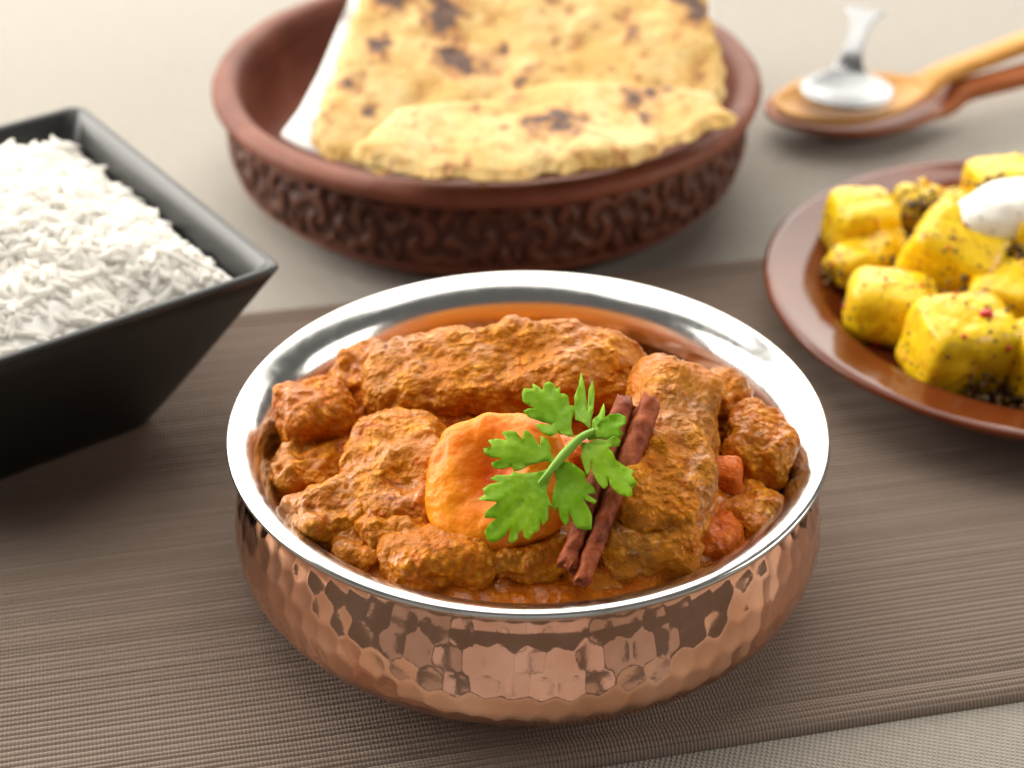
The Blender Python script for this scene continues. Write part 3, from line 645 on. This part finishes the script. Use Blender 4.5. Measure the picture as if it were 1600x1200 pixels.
def slab(name, outline, p0, n, mat, thick, edge_w, seed, spots, amp, bulge=0., step=.0022, warp=None):
    n = np.array(n, float); n /= np.linalg.norm(n); ex = np.array([1., 0, 0]) - n * n[0]; ex /= np.linalg.norm(ex); ey = np.cross(n, ex)
    to2 = lambda u, v: np.array([(on_plane(u, v, p0, n) - p0) @ ex, (on_plane(u, v, p0, n) - p0) @ ey])
    Q = np.array([to2(u, v) for u, v in outline])
    for _ in range(3):
        a = Q * .75 + np.roll(Q, -1, 0) * .25; b = Q * .25 + np.roll(Q, -1, 0) * .75; Q = np.stack([a, b], 1).reshape(-1, 2)
    Q = Q + .0024 * np.stack([fbm(np.c_[Q, 0 * Q[:, 0]], .008, 2, seed + k) for k in (0, 1)], 1)
    lo, hi = Q.min(0), Q.max(0); g = []
    for x in np.arange(lo[0], hi[0], step):
        for y in np.arange(lo[1], hi[1], step): g.append((x + RNG.uniform(-.25, .25) * step, y + RNG.uniform(-.25, .25) * step))
    vs, es, fs, *_ = delaunay_2d_cdt([Vector(p) for p in Q] + [Vector(p) for p in g], [], [list(range(len(Q)))], 1, 1e-7)
    P2 = np.array([(p.x, p.y) for p in vs]); A, B = Q, np.roll(Q, -1, 0); dmin = np.full(len(P2), 9.)
    for a, b in zip(A, B):
        ab = b - a; t = np.clip(((P2 - a) @ ab) / (ab @ ab + 1e-15), 0, 1); dmin = np.minimum(dmin, np.linalg.norm(P2 - a - t[:, None] * ab, axis=1))
    e = np.clip(dmin / edge_w, 0, 1); prof = np.sqrt(np.clip(1 - (1 - e) ** 2, 0, 1))
    q3 = np.c_[P2, 0 * dmin + seed]
    bl = fbm(q3, .024, 3, seed) + .9 * (1 - np.clip(worley(q3, .022, seed + 4), 0, 1)) * sstep(-.2, .4, fbm(q3, .04, 1, seed + 9))
    top = thick * prof * (1 + 0 * bl) + amp * bl * prof + .0006 * fbm(q3, .005, 3, seed + 2) * prof + bulge * prof
    bot = -thick * .6 * prof
    wz = warp(P2) if warp else 0 * dmin
    ch = np.zeros(len(P2))
    for su, sv_, sr, ss in spots:
        c2 = to2(su, sv_); rad = sr * .62 / FPX; dd = P2 - c2; dd = dd + .8 * rad * np.stack([fbm(q3 + k, .0045, 3, seed + 20) for k in (0, 3)], 1)
        ch = np.maximum(ch, ss * np.exp(-(np.linalg.norm(dd * [1, .75], axis=1) / rad) ** 2))
    W = lambda h: p0 + P2[:, :1] * ex + P2[:, 1:] * ey + (h + wz)[:, None] * n
    fs = [f for f in fs if len(f) > 2]; N0 = len(P2)
    V = np.vstack([W(top), W(bot)]); F = [list(f) for f in fs] + [[i + N0 for i in reversed(f)] for f in fs]
    bd = [i for i in range(len(Q))]
    for i in bd: F.append([i, i + N0, (i + 1) % len(Q) + N0, (i + 1) % len(Q)])
    me = bpy.data.meshes.new(name); me.from_pydata(V.tolist(), [], F); me.validate(); me.update()
    for p in me.polygons: p.use_smooth = True
    a_ = me.attributes.new('char', 'FLOAT', 'POINT'); a_.data.foreach_set('value', np.r_[ch, 0 * ch].astype(np.float32))
    return link(name, me, mat)
def rs(sd, u0, u1, v0, v1, n_):
    r_ = random.Random(sd); return [(r_.uniform(u0, u1), r_.uniform(v0, v1), r_.choice([4, 5, 6, 8, 11]), r_.uniform(.3, .75)) for _ in range(n_)]
pN = at(800, 240, .036); nN = np.array([0, -.42, .91])
back_spots = [(690, 28, 26, 1.2), (712, 100, 22, 1.1), (728, 118, 16, 1.), (590, 82, 16, 1.15), (612, 8, 18, 1.1), (640, 0, 14, .9), (549, 143, 13, .8), (578, 186, 11, .8), (1072, 14, 18, 1.2), (1090, 38, 14, 1.), (785, 88, 12, .9), (892, 26, 10, .7), (985, 66, 14, .7), (1070, 48, 6, .7), (955, 122, 7, .7), (815, 140, 11, .8), (860, 5, 15, .6), (760, 110, 20, .55), (660, 150, 14, .4), (900, 80, 16, .4), (980, 40, 18, .35), (765, 40, 13, .4)]
slab("naan_bread", [(478, 222), (500, 175), (518, 120), (545, 50), (575, -30), (610, -110), (800, -150), (1000, -140), (1080, -70), (1108, 20), (1130, 90), (1136, 150), (1110, 200), (980, 262), (800, 285), (640, 280), (545, 258), (492, 238)], pN, nN, naanm.m, .0034, .0045, 7, [(a_, b_, c_ * 1.35, d_ * 1.1) for a_, b_, c_, d_ in back_spots] + rs(31, 480, 1130, 0, 230, 130), .0021)
S_ = bpy.data.objects["naan_bread"]; tag(S_, "large charred naan bread leaning against the back of the carved bowl", "bread", "naan breads in the carved bowl")
pF = at(800, 270, .0480); nF = np.array([.06, -.12, .98])
front_spots = [(800, 170, 22, .5), (870, 205, 26, .9), (830, 210, 20, .9), (905, 200, 14, .8), (990, 170, 18, 1.0), (1020, 160, 16, .8), (1008, 195, 11, .9), (900, 225, 12, .8), (770, 190, 14, .5), (1040, 152, 12, .9), (650, 200, 12, .4), (700, 270, 10, .7), (740, 185, 12, .5), (930, 228, 10, .6)]
slab("naan_bread", [(543, 248), (575, 222), (590, 198), (625, 180), (690, 170), (760, 168), (810, 150), (870, 134), (930, 136), (1000, 148), (1070, 150), (1125, 158), (1132, 176), (1148, 186), (1138, 198), (1090, 215), (1050, 228), (1000, 258), (950, 262), (880, 272), (800, 281), (700, 279), (620, 270)], pF, nF, naanm.m, .0034, .0040, 19, [(a_, b_, c_ * 1.2, d_) for a_, b_, c_, d_ in front_spots] + rs(32, 560, 1120, 145, 275, 110), .0022, warp=lambda P: .02 * np.clip(P[:, 0] - .05, 0, 1))
tag(bpy.data.objects["naan_bread.001"], "paler folded naan bread in front, resting on the near edge of the carved bowl", "bread", "naan breads in the carved bowl")
o = poly_sheet("paper_napkin", [(437, 212), (470, 170), (503, 105), (530, 40), (553, -20), (590, -120), (1060, -150), (1100, -60), (1114, 30), (1120, 110), (1090, 190), (900, 265), (700, 272), (560, 262), (480, 236)], pN - nN * .0075, nN / np.linalg.norm(nN), paperm, None, (700, 200), 0., 0., .0004, .006)
tag(o, "white paper napkin lining the carved bowl under the bread", "napkin")

# ------------------------------------------------------------------ spoons
def spoon(name, axis_pts, widths, depths, thick, mat, nw=15, sub=14, round_=.0):
    P = np.array(axis_pts, float); n0 = len(P); t = np.linspace(0, n0 - 1, (n0 - 1) * sub + 1); i = np.clip(t.astype(int), 0, n0 - 2); f = (t - i)[:, None]
    def cr(A):
        A = np.asarray(A, float); A = A if A.ndim > 1 else A[:, None]; a = A[np.maximum(i - 1, 0)]; b = A[i]; c_ = A[i + 1]; d = A[np.minimum(i + 2, n0 - 1)]
        return .5 * (2 * b + (c_ - a) * f + (2 * a - 5 * b + 4 * c_ - d) * f ** 2 + (3 * b - a - 3 * c_ + d) * f ** 3)
    C = cr(P); wd = np.maximum(cr(widths)[:, 0], .0002); dp = cr(depths)[:, 0]; tk = cr(thick)[:, 0]
    T = np.gradient(C, axis=0); T /= np.linalg.norm(T, axis=1)[:, None]; sd = np.cross(T, [0, 0, 1.]); sd /= np.linalg.norm(sd, axis=1)[:, None]; nn = np.cross(sd, T)
    a = np.linspace(-1, 1, nw); V = []
    rim = np.sqrt(np.clip(1 - a ** 2, 0, 1))
    for k in range(len(C)):
        top = -dp[k] * (1 - a ** 2); bot = top - tk[k] * (.22 + .78 * rim) ; top = top + tk[k] * .25 * rim * (dp[k] < .0008)
        V.append(np.vstack([C[k] + a[:, None] * wd[k] * sd[k] + top[:, None] * nn[k], (C[k] + a[:, None] * wd[k] * sd[k] + bot[:, None] * nn[k])[::-1]]))
    m = 2 * nw; V = np.vstack(V); F = grid_faces(len(C), m, wrap_v=True)
    cap = np.array([[j, j + 1, m - 2 - j, m - 1 - j] for j in range(nw - 1)]); F = np.vstack([F, cap, (cap + (len(C) - 1) * m)[:, ::-1]])
    return link(name, mesh_np(name, V, F[:, ::-1]), mat)
def sp_axis(p0, p1, zs):
    p0, p1 = np.array(p0[:2]), np.array(p1[:2]); return [tuple(p0 + (p1 - p0) * s) + (z,) for s, z in zs]
# light wooden one on top of the red one
zt = .016
L0 = at(1213, 168, zt); L1 = at(1442, 128, zt); Ln = np.array(L1 - L0)[:2]; ll = np.linalg.norm(Ln); E = at(1720, 22, .028)
s_b = [0, .03, .12, .3, .5, .7, .88, 1.0]
ax_ = [tuple(L0[:2] + Ln * s) + (zt + .0002,) for s in s_b]; Hd = np.array(E[:2]) - L1[:2]
ax_ += [tuple(L1[:2] + Hd * s) + (zt + .002 + (.012) * s,) for s in (.12, .4, .75, 1.0)]
spoon("wooden_spoon", ax_, [.001, .0065, .0125, .0185, .0205, .0178, .0115, .0068, .0050, .0047, .0055, .0058], [0, .001, .003, .0058, .0066, .0055, .0026, .0004, 0, 0, 0, 0], [.002, .0026, .003, .0032, .0034, .0036, .0044, .0056, .0062, .0062, .006, .006], spoon_light)
tag(bpy.data.objects["wooden_spoon"], "pale honey-coloured wooden spoon lying on top of the red-brown one", "spoon", "spoons on the table")
zt2 = .0085
L0 = at(1196, 172, zt2); L1 = at(1475, 156, zt2); Ln = np.array(L1 - L0)[:2]; E = at(1720, 92, .016)
ax_ = [tuple(L0[:2] + Ln * s) + (zt2,) for s in s_b]; Hd = np.array(E[:2]) - L1[:2]
ax_ += [tuple(L1[:2] + Hd * s) + (zt2 + .0035 + .008 * s,) for s in (.12, .4, .75, 1.0)]
spoon("wooden_spoon", ax_, [.001, .008, .0145, .0215, .0235, .0205, .013, .0075, .0056, .0056, .0066, .007], [0, .001, .003, .0058, .0066, .0055, .0026, .0004, 0, 0, 0, 0], [.002, .0026, .003, .0032, .0034, .0036, .0044, .0056, .0066, .0066, .0066, .006], spoon_red)
tag(bpy.data.objects["wooden_spoon.001"], "red-brown wooden spoon lying underneath the pale wooden spoon", "spoon", "spoons on the table")
zt3 = .0195
m0 = at(1322, 166, zt3); m1 = at(1326, 110, zt3); m2 = at(1353, 15, .036); Ln = np.array(m1 - m0)[:2]
ax_ = [tuple(m0[:2] + Ln * s) + (zt3,) for s in (0, .04, .16, .4, .62, .82, .95)]
Hd = np.array(m2[:2]) - m1[:2]
ax_ += [tuple(m1[:2] + Hd * s) + (z,) for s, z in ((.02, zt3 + .001), (.2, zt3 + .006), (.5, zt3 + .011), (.8, zt3 + .0145), (.97, zt3 + .0163), (1.0, zt3 + .0165))]
spoon("metal_spoon", ax_, [.001, .0075, .0140, .0176, .0170, .0130, .0085, .0062, .0040, .0036, .0050, .0078, .0080], [0, .0008, .002, .0036, .0036, .0022, .001, .0003, 0, 0, 0, 0, 0], [.0012, .0014, .0015, .0015, .0015, .0016, .002, .002, .0018, .0018, .0016, .0014, .001], alu)
tag(bpy.data.objects["metal_spoon"], "small silvery metal spoon with a flared handle, resting in the pale wooden spoon", "spoon", "spoons on the table")

# ------------------------------------------------------------------ brown plate with turmeric potatoes
pts = [(1250, 528), (1337, 598), (1454, 650), (1572, 673), (1286, 297), (1415, 253), (1533, 246), (1198, 414), (1212, 345), (1215, 480)]
HP = .019
P = np.array([at(u, v, HP)[:2] for u, v in pts]); A_m = np.c_[2 * P, np.ones(len(P))]; s_ = np.linalg.lstsq(A_m, (P ** 2).sum(1), rcond=None)[0]
RP = math.sqrt(s_[2] + s_[0] ** 2 + s_[1] ** 2); PX, PY = s_[0], s_[1]
plate = tag(empty("brown_plate", (PX, PY, 0)), "glossy brown glazed plate holding yellow spiced potatoes", "plate")
pf = [(.0005, .0030), (RP - .052, .0030), (RP - .050, .0004), (RP - .046, .0004), (RP - .044, .0030), (RP - .028, .0060), (RP - .012, .0115), (RP - .0015, .0160), (RP, .0178), (RP - .0008, .0190), (RP - .0022, .0192), (RP - .006, .0184), (RP - .0165, .0166), (RP - .0185, .0158), (RP - .0215, .0125), (RP - .026, .0090), (RP - .034, .0072), (.0005, .0066)]
V, F = lathe(pf, 260, None, 130); link("plate_body", mesh_np("plate_body", V, F), glaze.m, plate)

def flecks(parent, P, N, count, seed, mat, size, name, up_only=True):
    r_ = np.random.default_rng(seed); Vs = []; Fs = []; off = 0; sv_, sf = cubesphere(2); sv_ = sv_ / np.linalg.norm(sv_, axis=1)[:, None]
    idx = r_.choice(len(P), count)
    for i in idx:
        sc = size * r_.uniform(.5, 1.3, 3); q = Euler(r_.uniform(0, 6, 3)).to_matrix()
        Vs.append((sv_ * sc) @ np.array(q).T + P[i]); Fs.append(sf + off); off += len(sv_)
    o = link(name, mesh_np(name, np.vstack(Vs), np.vstack(Fs)), mat, parent); o["kind"] = "stuff"; return o
YG = "turmeric potato cubes on the brown plate"
def spud(u, v, z, half, rot, seed, label, nf=60, nc=12, **kw):
    kw.setdefault('p', 6)
    P, F, lump = blob([x * .001 for x in half], seed=seed, n=40, low=kw.pop('low', .07), mid=.00035, fine=.00012, **kw)
    Un = np.sort(np.abs(P / (np.array(half) * .001)), 1); edg = sstep(.80, 1.0, Un[:, 1]) * sstep(-.3, .4, fbm(P + seed, .006, 2, seed))
    o = link("potato_cube", mesh_np("potato_cube", P, F, True, {'browned': edg}), yp.m)
    o.location = at(u, v, z); o.rotation_euler = Euler([R(a) for a in rot]); tag(o, label, "potato", YG)
    flecks(o, P, None, nf, seed, seedm, .00062, "spice_flecks"); flecks(o, P, None, nc, seed + 50, chilm, .00075, "chilli_flecks")
    return o
spud(1345, 352, .0235, (10.5, 10, 10.5), (8, 4, 12), 101, "yellow potato cube at the far left of the plate, behind the ragged one")
spud(1357, 402, .0185, (13.5, 8.5, 7.5), (8, -12, 28), 106, "ragged yellow potato piece leaning against the far left cube", low=.28, p=3)
spud(1490, 400, .0270, (14, 12, 12), (16, 22, -24), 111, "biggest yellow potato cube, directly in front of the white yoghurt")
spud(1392, 480, .0185, (14, 10.5, 10.5), (6, 4, -14), 116, "rounded yellow potato cube in the front left, nearest the plate's dark well", p=3.6)
spud(1497, 540, .0205, (14.5, 12, 13), (10, 6, 16), 121, "frontmost yellow potato cube with a red chilli bit on its top")
spud(1565, 468, .0200, (10, 11, 10), (6, 0, -22), 126, "yellow potato piece behind the frontmost cube, at the right edge of the photo")
spud(1436, 325, .0200, (10, 8, 8), (0, 10, 35), 131, "small browned potato piece thick with spices, right of the far left cube", nf=60, nc=12, p=2.6, low=.3)
spud(1487, 330, .0200, (8, 7.5, 7), (0, 0, 10), 136, "small golden potato piece half hidden behind the biggest cube", p=3)
spud(1566, 292, .0260, (12, 9, 8.5), (0, 0, 12), 141, "orange-gold potato piece behind the yoghurt at the back of the plate", nf=40)
spud(1604, 375, .0300, (8, 9, 11), (0, 8, 10), 146, "yellow potato piece cut by the right photo edge, beside the yoghurt")
spud(1622, 560, .0190, (9, 9, 11), (0, 0, 25), 151, "browned potato piece cut by the right photo edge, low on the plate", nf=50, nc=14)
spud(1650, 460, .0190, (12, 12, 11), (0, 0, 45), 156, "yellow potato cube just outside the right photo edge")
spud(1530, 318, .0200, (6, 6, 5.5), (0, 0, 45), 161, "tiny browned potato crumb with red chilli, left of the yoghurt", nf=40, nc=18, p=2.5, low=.3)
# spice mash in the well
Vs = []; Fs = []; off = 0; sv_, sf = cubesphere(3); sv_ = sv_ / np.linalg.norm(sv_, axis=1)[:, None]
for (u, v, n_, sx) in [(1590, 600, 240, .011), (1570, 430, 110, .009), (1520, 300, 70, .008), (1455, 345, 60, .007), (1400, 445, 40, .012), (1480, 470, 60, .010), (1640, 520, 120, .012)]:
    c0 = at(u, v, .010)
    for k in range(n_):
        sc = RNG.uniform(.0004, .0011) * RNG.uniform(.6, 1.4, 3); q = Euler(RNG.uniform(0, 6, 3)).to_matrix()
        pos = c0 + np.array([RNG.normal(0, sx * .6), RNG.normal(0, sx * .6), abs(RNG.normal(0, .0018)) - .0015])
        Vs.append((sv_ * sc) @ np.array(q).T + pos); Fs.append(sf + off); off += len(sv_)
for (u, v, z_, n_, sx) in [(1440, 322, .026, 60, .006), (1404, 400, .022, 40, .005), (1530, 450, .024, 46, .006), (1455, 470, .022, 40, .006), (1300, 425, .016, 26, .005), (1585, 400, .030, 40, .005), (1520, 590, .014, 60, .007), (1545, 300, .030, 40, .006), (1582, 540, .020, 70, .006)]:
    c0 = at(u, v, z_)
    for k in range(n_):
        sc = RNG.uniform(.0005, .0012) * RNG.uniform(.6, 1.4, 3); q = Euler(RNG.uniform(0, 6, 3)).to_matrix()
        Vs.append((sv_ * sc) @ np.array(q).T + c0 + RNG.normal(0, sx * .6, 3) * [1, 1, .7]); Fs.append(sf + off); off += len(sv_)
o = link("spice_crumbs", mesh_np("spice_crumbs", np.vstack(Vs), np.vstack(Fs)), spicem.m); tag(o, "dark mustard seeds and fried spice crumbs between the yellow potatoes", "spice", kind="stuff")
# yoghurt
def yshape(P, U):
    Q = P.copy(); tip = np.clip(-U[:, 0] - .25, 0, 1) ** 1.3; Q[:, 0] -= .009 * tip; Q[:, 1] -= .0055 * tip; Q[:, 2] -= .006 * tip; return Q
P, F, _ = blob([.0165, .0115, .0095], 2.3, 44, 171, .10, .0007, .00008, .012, .003, yshape)
yo = link("yoghurt", mesh_np("yoghurt", P, F), yogm.m); yo.location = at(1588, 330, .0385)
tag(yo, "dollop of white yoghurt on top of the yellow potatoes", "yoghurt")
flecks(yo, P, None, 40, 5, seedm, .0004, "pepper_flecks")
P, F, _ = blob([.0019, .0013, .0013], 2.6, 12, 181, .3, .0002, .0001)
o = link("chilli_bit", mesh_np("chilli_bit", P, F), chilm); o.location = at(1541, 490, .0330); tag(o, "bright red chilli bit on top of the frontmost potato cube", "chilli")

S.cycles.use_denoising = True
S.cycles.max_bounces = 16; S.cycles.diffuse_bounces = 14; S.cycles.transmission_bounces = 14
